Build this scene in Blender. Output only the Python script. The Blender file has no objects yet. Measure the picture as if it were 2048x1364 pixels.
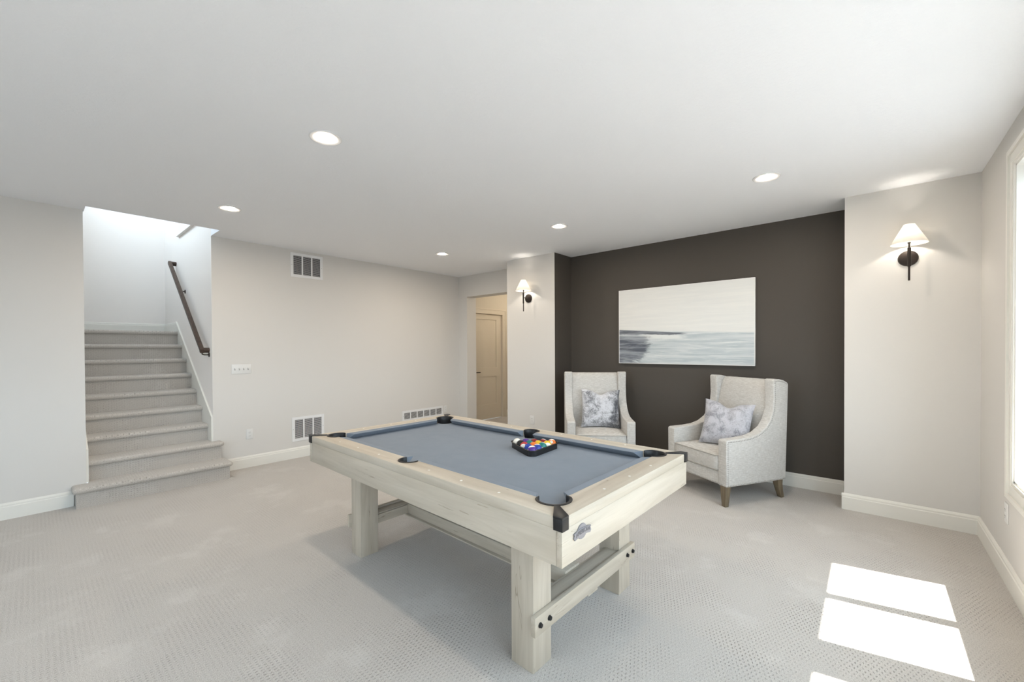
import bpy, bmesh, math, random
from mathutils import Vector, Matrix, noise as mnoise
random.seed(7)
sc = bpy.context.scene
COL = sc.collection
PI = math.pi

# ------------------------------------------------------------------ camera
CAM_H = 1.43
F_PX, YAW, HOR, PITCH, ROLL = 829.43, .7131, 704.19, -.0092, .005
cam_data = bpy.data.cameras.new('camera')
cam_data.sensor_fit = 'HORIZONTAL'
cam_data.sensor_width = 36
cam_data.lens = F_PX / 2048 * 36
cam_data.shift_y = (HOR - 682) / 2048
cam_data.clip_start = .05
cam = bpy.data.objects.new('camera', cam_data)
COL.objects.link(cam)
c_, s_ = math.cos(YAW), math.sin(YAW)
e_r, e_d, e_z = Vector((c_, s_, 0)), Vector((-s_, c_, 0)), Vector((0, 0, 1))
fw = e_d * math.cos(PITCH) + e_z * math.sin(PITCH)
up0 = -e_d * math.sin(PITCH) + e_z * math.cos(PITCH)
rt = e_r * math.cos(ROLL) - up0 * math.sin(ROLL)
up = e_r * math.sin(ROLL) + up0 * math.cos(ROLL)
M = Matrix((rt, up, -fw)).transposed().to_4x4()
M.translation = (0, 0, CAM_H)
cam.matrix_world = M
sc.camera = cam

# ------------------------------------------------------------------ light
sc.view_settings.view_transform = 'Standard'
sc.view_settings.look = 'None'
sc.view_settings.gamma = 1
sc.view_settings.use_curve_mapping = False
sc.view_settings.exposure = 0.64
W_SKY = 4.2
w = bpy.data.worlds.new('daylight')
sc.world = w
w.use_nodes = True
bg = w.node_tree.nodes['Background']
bg.inputs[0].default_value = (.90, .96, 1.0, 1)
bg.inputs[1].default_value = W_SKY
_nt = w.node_tree
_g = _nt.nodes.new('ShaderNodeTexCoord')
_s = _nt.nodes.new('ShaderNodeSeparateXYZ')
_r = _nt.nodes.new('ShaderNodeMapRange')
_x = _nt.nodes.new('ShaderNodeMix')
_x.data_type = 'RGBA'
_nt.links.new(_g.outputs['Generated'], _s.inputs[0])
_nt.links.new(_s.outputs[2], _r.inputs[0])
_r.inputs[1].default_value, _r.inputs[2].default_value = -.06, .02
_nt.links.new(_r.outputs[0], _x.inputs[0])
_x.inputs[6].default_value = (.25, .275, .30, 1)      # pale paving below the horizon
_x.inputs[7].default_value = (.69, .855, 1.0, 1)      # bright hazy sky
_nt.links.new(_x.outputs[2], bg.inputs[0])
# low sun from the window side: along (-1,-.21), dropping 2.29 per metre of travel
sun = bpy.data.lights.new('sun', 'SUN')
sun.energy = 20
sun.angle = math.radians(.6)
sun.color = (1, .97, .92)
so = bpy.data.objects.new('sun', sun)
COL.objects.link(so)
so.location = (6, 4, 9)
so.rotation_euler = Vector((-1, -.21, -2.29)).to_track_quat('-Z', 'Y').to_euler()


def portal(name, loc, rot, sx, sy):
    l = bpy.data.lights.new(name, 'AREA')
    l.shape = 'RECTANGLE'
    l.size, l.size_y = sx, sy
    l.cycles.is_portal = True
    o = bpy.data.objects.new(name, l)
    COL.objects.link(o)
    o.location, o.rotation_euler = loc, rot
    return o


# room dimensions
H = 2.737
XR, YC, XA, XB, YD = .629, 4.676, -.175, -3.269, 5.09
XL2, YB, XW, XWN = -4.137, 5.128, -5.726, -5.546
YS0, YS1 = .318, 1.352          # stair opening
YF = -3.2                        # wall behind the camera
WINS = [(2.665, 3.68), (1.45, 2.465), (.235, 1.25), (-1.40, -.385), (-2.615, -1.60)]  # those beside and behind the camera are unseen, added for daylight
WZ0, WZ1 = .64, 2.466
for a, b in WINS:
    portal('window_portal', (.80, (a + b) / 2, (WZ0 + WZ1) / 2), (0, PI / 2, 0), WZ1 - WZ0, b - a)
PD = (-3.5, -1.2, .64, 2.3)         # unseen window behind the viewer, added as fill light
portal('window_portal', ((PD[0] + PD[1]) / 2, YF - .12, (PD[2] + PD[3]) / 2), (PI / 2, 0, 0), PD[1] - PD[0], PD[3] - PD[2])
UPW = (-7.9, -5.7, 3.55, 5.0)     # unseen upstairs opening, added to light the stairwell
portal('window_portal', ((UPW[0] + UPW[1]) / 2, YS0 - .19, (UPW[2] + UPW[3]) / 2), (PI / 2, 0, 0), UPW[1] - UPW[0], UPW[3] - UPW[2])


# ------------------------------------------------------------------ materials
class NT:
    def __init__(self, name):
        self.m = bpy.data.materials.new(name)
        self.m.use_nodes = True
        self.t = self.m.node_tree
        self.b = self.t.nodes['Principled BSDF']
        self.out = self.t.nodes['Material Output']

    def n(self, typ, **kw):
        nd = self.t.nodes.new(typ)
        for k, v in kw.items():
            setattr(nd, k, v)
        return nd

    def put(self, sock, v):
        if v is None:
            return
        if hasattr(v, 'is_output') or isinstance(v, bpy.types.NodeSocket):
            self.t.links.new(v, sock)
        else:
            try:
                sock.default_value = v
            except Exception:
                sock.default_value = (v, v, v)

    def math(self, op, a, b=None, c=None, clamp=False):
        nd = self.n('ShaderNodeMath', operation=op, use_clamp=clamp)
        for i, v in enumerate((a, b, c)):
            self.put(nd.inputs[i], v)
        return nd.outputs[0]

    def step(self, v, lo, hi):
        nd = self.n('ShaderNodeMapRange', interpolation_type='SMOOTHSTEP')
        self.put(nd.inputs[0], v)
        self.put(nd.inputs[1], lo)
        self.put(nd.inputs[2], hi)
        return nd.outputs[0]

    def mix(self, fac, a, b, blend='MIX'):
        nd = self.n('ShaderNodeMix', data_type='RGBA', blend_type=blend)
        self.put(nd.inputs[0], fac)
        for s, v in ((nd.inputs[6], a), (nd.inputs[7], b)):
            if isinstance(v, tuple):
                v = (*v[:3], 1)
            self.put(s, v)
        return nd.outputs[2]

    def coord(self, kind='Object'):
        return self.n('ShaderNodeTexCoord').outputs[kind]

    def mapped(self, vec, scale=(1, 1, 1), rot=(0, 0, 0), loc=(0, 0, 0)):
        nd = self.n('ShaderNodeMapping')
        self.put(nd.inputs[0], vec)
        nd.inputs[1].default_value = loc
        nd.inputs[2].default_value = rot
        nd.inputs[3].default_value = scale
        return nd.outputs[0]

    def noise(self, vec, scale=5, detail=3, rough=.5, dist=0):
        nd = self.n('ShaderNodeTexNoise')
        self.put(nd.inputs['Vector'], vec)
        nd.inputs['Scale'].default_value = scale
        nd.inputs['Detail'].default_value = detail
        nd.inputs['Roughness'].default_value = rough
        nd.inputs['Distortion'].default_value = dist
        return nd.outputs[0]

    def bump(self, h, strength=.3, dist=.002):
        nd = self.n('ShaderNodeBump')
        nd.inputs['Strength'].default_value = strength
        nd.inputs['Distance'].default_value = dist
        self.put(nd.inputs['Height'], h)
        self.t.links.new(nd.outputs[0], self.b.inputs['Normal'])

    def set(self, color=None, rough=None, metal=None, spec=None, **kw):
        if color is not None:
            if isinstance(color, tuple):
                color = (*color[:3], 1)
            self.put(self.b.inputs['Base Color'], color)
        if rough is not None:
            self.put(self.b.inputs['Roughness'], rough)
        if metal is not None:
            self.b.inputs['Metallic'].default_value = metal
        if spec is not None:
            self.b.inputs['Specular IOR Level'].default_value = spec
        for k, v in kw.items():
            self.put(self.b.inputs[k.replace('_', ' ')], v)
        return self.m


def plain(name, color, rough=.6, metal=0, spec=.5):
    """a plain surface with a little procedural tooth"""
    t = NT(name)
    nz = t.noise(t.coord(), 180, 2)
    t.bump(nz, .06, .001)
    return t.set(color, rough, metal, spec)


def paint(name, color, rough=.7, strength=.12):
    t = NT(name)
    nz = t.noise(t.coord(), 140, 3, .6)
    t.bump(nz, strength, .0015)
    return t.set(color, rough, spec=.3)


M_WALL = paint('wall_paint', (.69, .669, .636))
M_STAIRWALL = paint('stairwell_paint_warmed', (.90, .86, .82))  # warm bounce put into the colour, offsetting the blue daylight here
M_HALL = paint('hall_paint', (.66, .60, .50))
M_DARK = paint('charcoal_paint', (.082, .071, .060), .55)
M_TRIM = paint('trim_paint', (.80, .785, .73), .35, .03)
M_DOOR = paint('door_paint', (.70, .63, .52), .4, .03)


def ceiling_mat():
    t = NT('ceiling_texture')
    co = t.coord()
    a = t.noise(co, 55, 3, .6)
    t.bump(t.step(a, .42, .62), .22, .002)
    return t.set((.90, .915, .94), .85, spec=.2)


M_CEIL = ceiling_mat()


def carpet_mat():
    t = NT('cut_loop_carpet')
    co0 = t.coord()
    sep = t.n('ShaderNodeSeparateXYZ')
    t.put(sep.inputs[0], co0)
    cmb = t.n('ShaderNodeCombineXYZ')       # the weave runs on over risers and nosings
    t.put(cmb.inputs[0], t.math('ADD', sep.outputs[0], sep.outputs[2]))
    t.put(cmb.inputs[1], sep.outputs[1])
    co = cmb.outputs[0]
    wob = t.n('ShaderNodeTexNoise')
    t.put(wob.inputs['Vector'], co)
    wob.inputs['Scale'].default_value = 55
    wob.inputs['Detail'].default_value = 1
    sub = t.n('ShaderNodeVectorMath', operation='SUBTRACT')
    t.put(sub.inputs[0], wob.outputs['Color'])
    sub.inputs[1].default_value = (.5, .5, .5)
    mul = t.n('ShaderNodeVectorMath', operation='SCALE')
    t.put(mul.inputs[0], sub.outputs[0])
    mul.inputs['Scale'].default_value = .010
    add = t.n('ShaderNodeVectorMath', operation='ADD')
    t.put(add.inputs[0], co)
    t.put(add.inputs[1], mul.outputs[0])
    sv = t.n('ShaderNodeSeparateXYZ')
    t.put(sv.inputs[0], add.outputs[0])
    px = t.math('SINE', t.math('MULTIPLY', sv.outputs[0], 2 * PI / .0185))
    py = t.math('SINE', t.math('MULTIPLY', sv.outputs[1], 2 * PI / .043))
    gap = t.step(t.math('MULTIPLY', px, py), .50, .95)      # staggered pits between the loops
    # worn / brushed patches where the loops lie flat
    big = t.noise(co, 2.6, 4, .62)
    vis = t.math('ADD', t.math('MULTIPLY', t.step(big, .42, .62), .75), .22)
    fine = t.noise(co, 260, 3, .75)
    mid = t.noise(co, 130, 2, .6)
    g = t.math('MULTIPLY', gap, vis)
    yarn = t.mix(t.step(fine, .36, .64), (.375, .342, .305), (.62, .588, .545))
    yarn = t.mix(t.math('MULTIPLY', t.step(mid, .58, .72), .35), yarn, (.30, .265, .23))
    yarn = t.mix(t.math('MULTIPLY', t.step(t.noise(co, 2.3, 5, .68), .52, .66), .38), yarn, (.62, .59, .55))
    colr = t.mix(t.math('MULTIPLY', g, .5), yarn, (.19, .16, .135))  # shade in the pits is put into the yarn colour
    h = t.math('SUBTRACT', t.math('MULTIPLY', fine, .35), t.math('MULTIPLY', g, 1.0))
    t.bump(h, .7, .005)
    return t.set(colr, .95, spec=.1, Sheen_Weight=.25, Sheen_Roughness=.6)


M_CARPET = carpet_mat()


def wood_mat(name, axis, light, dark, streak, scale=1.0, rough=.45):
    """grain running along a local axis"""
    t = NT(name)
    co = t.coord()
    sc_ = [16 * scale] * 3
    sc_[axis] = 1.3 * scale
    v = t.mapped(co, scale=tuple(sc_))
    a = t.noise(v, 1.0, 5, .6, .7)
    sc2 = [95 * scale] * 3
    sc2[axis] = 2.2 * scale
    b = t.noise(t.mapped(co, scale=tuple(sc2)), 1.0, 3, .6, .2)
    sc3 = [20 * scale] * 3
    sc3[axis] = 1.7 * scale
    f = t.noise(t.mapped(co, scale=tuple(sc3), rot=(.07, .09, .08), loc=(3, 5, 9)), 1.0, 2, .5, 2.2)
    col = t.mix(t.step(a, .35, .7), light, dark)
    col = t.mix(t.math('MULTIPLY', t.step(b, .5, .75), .30), col, dark)
    few = t.step(t.noise(t.mapped(co, scale=(3, 3, 3), loc=(7, 1, 2)), 1.0, 2), .50, .60)
    line = t.math('MULTIPLY', few, t.math('MULTIPLY', t.step(f, .645, .665), t.math('SUBTRACT', 1, t.step(f, .668, .695))))
    col = t.mix(t.math('MULTIPLY', line, .7), col, streak)
    t.bump(b, .05, .001)
    return t.set(col, rough, spec=.35)


PALE = ((.55, .489, .402), (.455, .397, .315), (.26, .20, .14))
M_PALE = [wood_mat('bleached_maple_' + 'xyz'[i], i, *PALE) for i in range(3)]
M_RAILWOOD = wood_mat('walnut_rail', 0, (.085, .055, .040), (.045, .028, .020), (.02, .013, .01))
M_LEG = wood_mat('greyed_oak', 2, (.23, .18, .115), (.13, .10, .065), (.06, .045, .03), 1.5)


def felt_mat():
    t = NT('grey_felt')
    co = t.coord()
    a = t.noise(co, 9, 4, .6)
    b = t.noise(co, 600, 2, .6)
    col = t.mix(a, (.18, .21, .25), (.225, .255, .295))
    col = t.mix(t.math('MULTIPLY', b, .25), col, (.26, .285, .315))
    t.bump(b, .15, .001)
    return t.set(col, .95, spec=.05, Sheen_Weight=.08, Sheen_Roughness=.5)


M_FELT = felt_mat()
M_BLACK = plain('black_plastic', (.012, .0115, .012), .42, 0, .4)
M_BLACKM = plain('black_rubber', (.006, .006, .007), .55)
M_BRONZE = plain('dark_bronze', (.030, .022, .018), .4, .6)
M_PLATE = plain('white_plastic', (.745, .74, .72), .4)
M_GRILLE = plain('white_enamel', (.80, .80, .80), .4)
M_VOID = plain('duct_shadow', (.035, .035, .037), .9)
M_PEARL = plain('pearl_inlay', (.80, .78, .72), .3)
M_PEWTER = plain('pewter', (.27, .27, .29), .45, .6)
M_SLOT = plain('slot_grey', (.18, .17, .16), .6)


def linen_mat():
    t = NT('oat_linen')
    co = t.coord()
    a = t.noise(t.mapped(co, scale=(26, 26, 300)), 1, 3, .6)
    b = t.noise(t.mapped(co, scale=(300, 300, 22)), 1, 3, .6)
    k = t.noise(co, 350, 2)
    col = t.mix(t.step(a, .35, .68), (.52, .505, .475), (.68, .67, .645))
    col = t.mix(t.math('MULTIPLY', t.step(b, .42, .7), .55), col, (.44, .42, .39))
    col = t.mix(t.math('MULTIPLY', t.step(k, .6, .75), .3), col, (.70, .69, .66))
    t.bump(t.math('ADD', a, b), .25, .0015)
    return t.set(col, .9, spec=.15, Sheen_Weight=.15)


M_LINEN = linen_mat()
M_PIPING = plain('linen_piping', (.44, .42, .385), .85)


def velvet_mat(name, lo, hi, shift, scale, lean, contrast):
    """crushed pile: patches lying one way or the other, flecked where the pile breaks"""
    t = NT(name)
    co = t.coord()
    sp = t.n('ShaderNodeSeparateXYZ')
    t.put(sp.inputs[0], co)
    a = t.noise(t.mapped(co, loc=(shift, 0, 0)), 7 * scale, 5, .65, .6)
    b = t.noise(t.mapped(co, loc=(0, shift, 0)), 42 * scale, 5, .75, 1.6)
    v = t.math('ADD', t.math('MULTIPLY', a, .55), t.math('MULTIPLY', b, .45))
    v = t.math('SUBTRACT', v, t.math('MULTIPLY', t.step(sp.outputs[0], .02, .20), lean))
    f = t.step(v, .47 - contrast, .47 + contrast)
    col = t.mix(f, lo, hi)
    t.bump(t.math('ADD', a, b), .6, .008)
    return t.set(col, t.math('SUBTRACT', .6, t.math('MULTIPLY', f, .22)), spec=.5, Sheen_Weight=.4, Sheen_Roughness=.35)


M_VELVET = velvet_mat('crushed_velvet_silver', (.10, .105, .12), (.66, .67, .71), 2.0, 1.15, .055, .10)
M_VELVET2 = velvet_mat('crushed_velvet_dove', (.22, .22, .25), (.55, .55, .59), 7.3, 1.5, 0, .10)
M_PILLOWBACK = plain('pale_cotton', (.66, .65, .65), .85)


def emit_mat(name, color, strength):
    t = NT(name)
    t.set(color, .5)
    t.b.inputs['Emission Color'].default_value = (*color, 1)
    t.b.inputs['Emission Strength'].default_value = strength
    return t.m


M_LENS = emit_mat('lit_lens', (1, .865, .71), 350)
M_BULB = emit_mat('lit_bulb', (1, .91, .80), 135)


def shade_mat():
    t = NT('linen_lampshade')
    tr = t.n('ShaderNodeBsdfTranslucent')
    tr.inputs[0].default_value = (.97, .95, .91, 1)
    df = t.n('ShaderNodeBsdfDiffuse')
    df.inputs[0].default_value = (.86, .84, .80, 1)
    wv = t.noise(t.mapped(t.coord(), scale=(300, 300, 60)), 1, 2)
    bp = t.n('ShaderNodeBump')
    bp.inputs['Strength'].default_value = .1
    t.put(bp.inputs['Height'], wv)
    t.t.links.new(bp.outputs[0], df.inputs['Normal'])
    mx = t.n('ShaderNodeMixShader')
    mx.inputs[0].default_value = .6
    t.t.links.new(df.outputs[0], mx.inputs[1])
    t.t.links.new(tr.outputs[0], mx.inputs[2])
    t.t.links.new(mx.outputs[0], t.out.inputs[0])
    return t.m


M_SHADE = shade_mat()


def glass_mat():
    t = NT('window_glass')
    tp = t.n('ShaderNodeBsdfTransparent')
    gl = t.n('ShaderNodeBsdfGlossy')
    gl.inputs['Roughness'].default_value = .02
    mx = t.n('ShaderNodeMixShader')
    mx.inputs[0].default_value = .05
    t.t.links.new(tp.outputs[0], mx.inputs[1])
    t.t.links.new(gl.outputs[0], mx.inputs[2])
    t.t.links.new(mx.outputs[0], t.out.inputs[0])
    return t.m


M_GLASS = glass_mat()


def painting_mat():
    t = NT('seascape_canvas')
    co = t.coord('Generated')
    sp = t.n('ShaderNodeSeparateXYZ')
    t.put(sp.inputs[0], co)
    u, v = sp.outputs[0], sp.outputs[2]
    streak = t.noise(t.mapped(co, scale=(2.6, 1, 26)), 1, 5, .65, .6)
    streak2 = t.noise(t.mapped(co, scale=(5, 1, 60), loc=(4, 0, 2)), 1, 4, .6, .5)
    rag = t.noise(t.mapped(co, scale=(9, 1, 22), loc=(1, 0, 7)), 1, 5, .7, .4)
    ragc = t.math('SUBTRACT', rag, .5)
    sky = t.mix(t.step(streak, .3, .75), (.78, .79, .775), (.83, .835, .81))
    sea = t.mix(t.step(streak, .34, .66), (.50, .565, .59), (.70, .735, .745))
    sea = t.mix(t.math('MULTIPLY', t.step(streak2, .56, .68), .7), sea, (.80, .825, .82))
    # horizon sinks slightly to the right
    hz = t.math('SUBTRACT', .452, t.math('MULTIPLY', u, .075))
    vv = t.math('SUBTRACT', v, t.math('ADD', hz, t.math('MULTIPLY', ragc, .02)))
    under = t.math('SUBTRACT', 1, t.step(vv, -.012, .012))
    col = t.mix(under, sky, sea)
    # pale foam under the dark band
    fu = t.math('MULTIPLY', t.step(t.math('ADD', u, t.math('MULTIPLY', ragc, .25)), .15, .24), t.math('SUBTRACT', 1, t.step(t.math('ADD', u, t.math('MULTIPLY', ragc, .3)), .48, .58)))
    fv = t.math('MULTIPLY', t.step(t.math('ADD', vv, t.math('MULTIPLY', ragc, .10)), -.13, -.07), t.math('SUBTRACT', 1, t.step(vv, -.055, -.03)))
    col = t.mix(t.math('MULTIPLY', t.math('MULTIPLY', fu, fv), .9), col, (.80, .825, .81))
    # dark headland mass, lower left
    edge = t.math('ADD', .245, t.math('MULTIPLY', ragc, .34))
    edge = t.math('SUBTRACT', edge, t.math('MULTIPLY', t.math('SUBTRACT', 1, t.step(v, .02, .16)), .10))
    mass = t.math('MULTIPLY', t.math('SUBTRACT', 1, t.step(t.math('SUBTRACT', u, edge), -.03, .04)), t.math('SUBTRACT', 1, t.step(t.math('ADD', vv, t.math('MULTIPLY', ragc, .05)), -.10, -.045)))
    dk = t.mix(t.step(streak, .40, .60), (.085, .095, .125), (.34, .37, .41))
    dk = t.mix(t.math('MULTIPLY', t.step(streak2, .60, .72), .6), dk, (.52, .55, .57))
    col = t.mix(t.math('MULTIPLY', mass, .93), col, dk)
    # dark line on the horizon
    bu = t.math('SUBTRACT', 1, t.step(t.math('ADD', u, t.math('MULTIPLY', ragc, .12)), .50, .57))
    taper = t.math('ADD', .012, t.math('MULTIPLY', t.math('SUBTRACT', .56, u), .055))
    dv = t.math('ABSOLUTE', t.math('ADD', vv, .026))
    band = t.math('MULTIPLY', bu, t.math('SUBTRACT', 1, t.step(t.math('ADD', dv, t.math('MULTIPLY', ragc, .03)), t.math('MULTIPLY', taper, .6), taper)))
    dk2 = t.mix(t.step(streak2, .42, .62), (.085, .095, .12), (.27, .29, .33))
    col = t.mix(t.math('MULTIPLY', band, .9), col, dk2)
    # unpainted border of the canvas
    eb = t.math('MINIMUM', t.math('MINIMUM', u, t.math('SUBTRACT', 1, u)), t.math('MULTIPLY', t.math('MINIMUM', v, t.math('SUBTRACT', 1, v)), .6))
    col = t.mix(t.math('SUBTRACT', 1, t.step(eb, .003, .008)), col, (.84, .84, .82))
    t.bump(streak2, .25, .002)
    return t.set(col, .6, spec=.3)


M_PAINTING = painting_mat()


# ------------------------------------------------------------------ mesh helpers
class MB:
    def __init__(self):
        self.bm = bmesh.new()

    def poly(self, pts3):
        vs = [self.bm.verts.new(p) for p in pts3]
        return self.bm.faces.new(vs)

    def box(self, x0, x1, y0, y1, z0, z1):
        v = [self.bm.verts.new((x, y, z)) for x in (x0, x1) for y in (y0, y1) for z in (z0, z1)]
        for f in ((0, 1, 3, 2), (4, 6, 7, 5), (0, 4, 5, 1), (2, 3, 7, 6), (0, 2, 6, 4), (1, 5, 7, 3)):
            self.bm.faces.new([v[i] for i in f])
        return self

    def prism(self, pts, axis, a, b):
        """extrude a 2-D outline along an axis; the outline lives in the other two axes (in xyz order)"""
        def p3(p, t):
            q = list(p)
            q.insert(axis, t)
            return tuple(q)
        n = len(pts)
        A = [self.bm.verts.new(p3(p, a)) for p in pts]
        B = [self.bm.verts.new(p3(p, b)) for p in pts]
        self.bm.faces.new(A)
        self.bm.faces.new(B[::-1])
        for i in range(n):
            j = (i + 1) % n
            self.bm.faces.new((A[i], B[i], B[j], A[j]))
        return self

    def loft(self, rings, closed=True, caps=True):
        R = [[self.bm.verts.new(p) for p in r] for r in rings]
        n = len(R[0])
        for a, b in zip(R, R[1:]):
            for i in range(n if closed else n - 1):
                j = (i + 1) % n
                self.bm.faces.new((a[i], a[j], b[j], b[i]))
        if caps and closed:
            self.bm.faces.new(R[0][::-1])
            self.bm.faces.new(R[-1])
        return self

    def tube(self, pts, r, seg=12, caps=True):
        pts = [Vector(p) for p in pts]
        rings = []
        up_ = None
        for i, p in enumerate(pts):
            d = (pts[min(i + 1, len(pts) - 1)] - pts[max(i - 1, 0)]).normalized()
            if up_ is None:
                up_ = Vector((0, 0, 1)) if abs(d.z) < .9 else Vector((1, 0, 0))
            n1 = d.cross(up_).normalized()
            n2 = d.cross(n1).normalized()
            up_ = n1.cross(d)
            rr = r[i] if isinstance(r, (list, tuple)) else r
            rings.append([p + (n1 * math.cos(2 * PI * k / seg) + n2 * math.sin(2 * PI * k / seg)) * rr for k in range(seg)])
        return self.loft(rings, True, caps)

    def lathe(self, prof, centre=(0, 0, 0), axis=2, seg=32, a0=0, a1=2 * PI):
        full = abs(a1 - a0 - 2 * PI) < 1e-6
        k = seg if full else seg + 1
        rings = []
        for r, h in prof:
            ring = []
            for i in range(k):
                a = a0 + (a1 - a0) * i / seg
                p = [r * math.cos(a), r * math.sin(a)]
                p.insert(axis, h)
                ring.append((p[0] + centre[0], p[1] + centre[1], p[2] + centre[2]))
            rings.append(ring)
        V = []
        for (r, h), ring in zip(prof, rings):
            if r < 1e-7:
                v = self.bm.verts.new(ring[0])
                V.append([v] * k)
            else:
                V.append([self.bm.verts.new(p) for p in ring])
        for a, b in zip(V, V[1:]):
            for i in range(k if full else k - 1):
                j = (i + 1) % k
                q = []
                for v in (a[i], a[j], b[j], b[i]):
                    if v not in q:
                        q.append(v)
                if len(q) > 2:
                    self.bm.faces.new(q)
        return self

    def sphere(self, c, r, u=24, v=14):
        m = Matrix.Translation(c) @ Matrix.Diagonal((r, r, r, 1))
        bmesh.ops.create_uvsphere(self.bm, u_segments=u, v_segments=v, radius=1, matrix=m)
        return self

    def build(self, name, mat, parent=None, bevel=0, seg=2, smooth=True, angle=35, loc=None, rotz=None, limit=25):
        bm = self.bm
        bmesh.ops.recalc_face_normals(bm, faces=bm.faces)
        if bevel:
            es = [e for e in bm.edges if len(e.link_faces) == 2 and e.calc_face_angle(0) > math.radians(limit)]
            bmesh.ops.bevel(bm, geom=es, offset=bevel, segments=seg, profile=.5, affect='EDGES', clamp_overlap=True)
            bmesh.ops.recalc_face_normals(bm, faces=bm.faces)
        me = bpy.data.meshes.new(name)
        bm.to_mesh(me)
        bm.free()
        if smooth:
            for p in me.polygons:
                p.use_smooth = True
            me.set_sharp_from_angle(angle=math.radians(angle))
        mats = mat if isinstance(mat, (list, tuple)) else [mat]
        for m_ in mats:
            me.materials.append(m_)
        o = bpy.data.objects.new(name, me)
        COL.objects.link(o)
        if parent:
            o.parent = parent
        if loc:
            o.location = loc
        if rotz:
            o.rotation_euler = (0, 0, rotz)
        return o


def thing(name, label, cat, loc=(0, 0, 0), rotz=0, group=None):
    o = bpy.data.objects.new(name, None)
    COL.objects.link(o)
    o.empty_display_size = .1
    o.location = loc
    o.rotation_euler = (0, 0, rotz)
    o['label'] = label
    o['category'] = cat
    if group:
        o['group'] = group
    return o


def tag(o, label, cat, group=None):
    o['label'] = label
    o['category'] = cat
    if group:
        o['group'] = group
    return o


def struct(o, label=None, cat=None):
    o['kind'] = 'structure'
    if label:
        o['label'] = label
        o['category'] = cat
    return o


def boxo(name, mat, *b, parent=None, bevel=0):
    return MB().box(*b).build(name, mat, parent, bevel)


def paint_side(o, normal, slot=1):
    n = Vector(normal)
    for p in o.data.polygons:
        if p.normal.dot(n) > .9:
            p.material_index = slot


# ------------------------------------------------------------------ room shell
struct(boxo('floor', M_CARPET, -6.1, .83, YF - .1, 7.8, -.12, 0), 'patterned pale beige cut-loop carpet over the whole room', 'carpet')
cl = MB()
cl.box(-5.385, .83, YF - .1, 7.8, H, H + .28)
cl.box(-5.60, -5.385, YF - .1, YS0 + .009, H, H + .28)
cl.box(XW - .001, -5.385, YS1, 7.8, H, H + .28)
cl.box(-6.1, XW - .001, YS1 + .05, 7.8, H, H + .28)
struct(cl.build('ceiling', M_CEIL, smooth=False), 'white lightly textured flat ceiling with a stairwell cut-out', 'ceiling')

struct(boxo('wall_left', M_WALL, -5.75, XWN, YF, YS0, 0, H), 'pale greige wall left of the carpeted stairs', 'wall')
struct(boxo('wall_left_far', M_WALL, -5.93, XW, YS1 + .002, YB + .2, 0, H), 'long pale greige wall with the air vents', 'wall')
o = MB()
o.box(-8.5, -5.752, YS0 - .2, YS0, 0, H + .281)
for q in ((-8.5, UPW[0], H + .281, 5.3), (UPW[1], -5.385, H + .281, 5.3), (UPW[0], UPW[1], H + .281, UPW[2]), (UPW[0], UPW[1], UPW[3], 5.3)):
    o.box(q[0], q[1], YS0 - .2, YS0 + .008, q[2], q[3])
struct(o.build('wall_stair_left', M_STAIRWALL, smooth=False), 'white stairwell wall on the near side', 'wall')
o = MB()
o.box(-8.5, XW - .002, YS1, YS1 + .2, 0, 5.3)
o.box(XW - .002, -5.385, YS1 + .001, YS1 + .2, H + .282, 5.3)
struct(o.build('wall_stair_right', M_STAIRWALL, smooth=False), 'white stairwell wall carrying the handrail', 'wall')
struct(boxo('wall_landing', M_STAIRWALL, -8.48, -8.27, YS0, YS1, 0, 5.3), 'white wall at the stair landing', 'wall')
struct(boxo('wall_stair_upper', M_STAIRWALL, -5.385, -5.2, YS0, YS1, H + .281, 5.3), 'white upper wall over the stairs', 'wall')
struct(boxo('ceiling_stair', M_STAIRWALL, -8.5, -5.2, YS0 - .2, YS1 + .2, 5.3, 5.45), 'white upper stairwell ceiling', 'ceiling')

o = MB()
o.box(XW, -5.505, YB, 5.355, 0, H)
o.box(-5.505, XL2, YB, 5.355, 2.36, H)
struct(o.build('wall_back', M_WALL, smooth=False), 'pale greige wall with the cased hall opening', 'wall')
o = MB().box(XL2, XB, YC, 5.5, 0, H).build('wall_column_left', [M_WALL, M_DARK], smooth=False)
paint_side(o, (1, 0, 0))
struct(o, 'pale wall pier left of the dark alcove', 'wall')
struct(boxo('wall_alcove', M_DARK, XB, XA, YD, YD + .2, 0, H), 'charcoal accent wall behind the armchairs', 'wall')
o = MB().box(XA, XR + .2, YC, 5.3, 0, H).build('wall_column_right', [M_WALL, M_DARK], smooth=False)
paint_side(o, (-1, 0, 0))
struct(o, 'pale wall pier right of the dark alcove', 'wall')

wr = MB()
ys = YF
for a, b in sorted(WINS):
    wr.box(XR, XR + .2, ys, a, 0, H)
    wr.box(XR, XR + .2, a, b, 0, WZ0)
    wr.box(XR, XR + .2, a, b, WZ1, H)
    ys = b
wr.box(XR, XR + .2, ys, YC, 0, H)
struct(wr.build('wall_right', M_WALL, smooth=False), 'pale window wall at the right edge', 'wall')
wf = MB()
wf.box(-5.75, PD[0], YF - .2, YF, 0, H)
wf.box(PD[1], XR + .2, YF - .2, YF, 0, H)
wf.box(PD[0], PD[1], YF - .2, YF, PD[3], H)
wf.box(PD[0], PD[1], YF - .2, YF, 0, PD[2])
struct(wf.build('wall_front', M_WALL, smooth=False), 'pale wall behind the viewer with an added window', 'wall')

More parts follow.
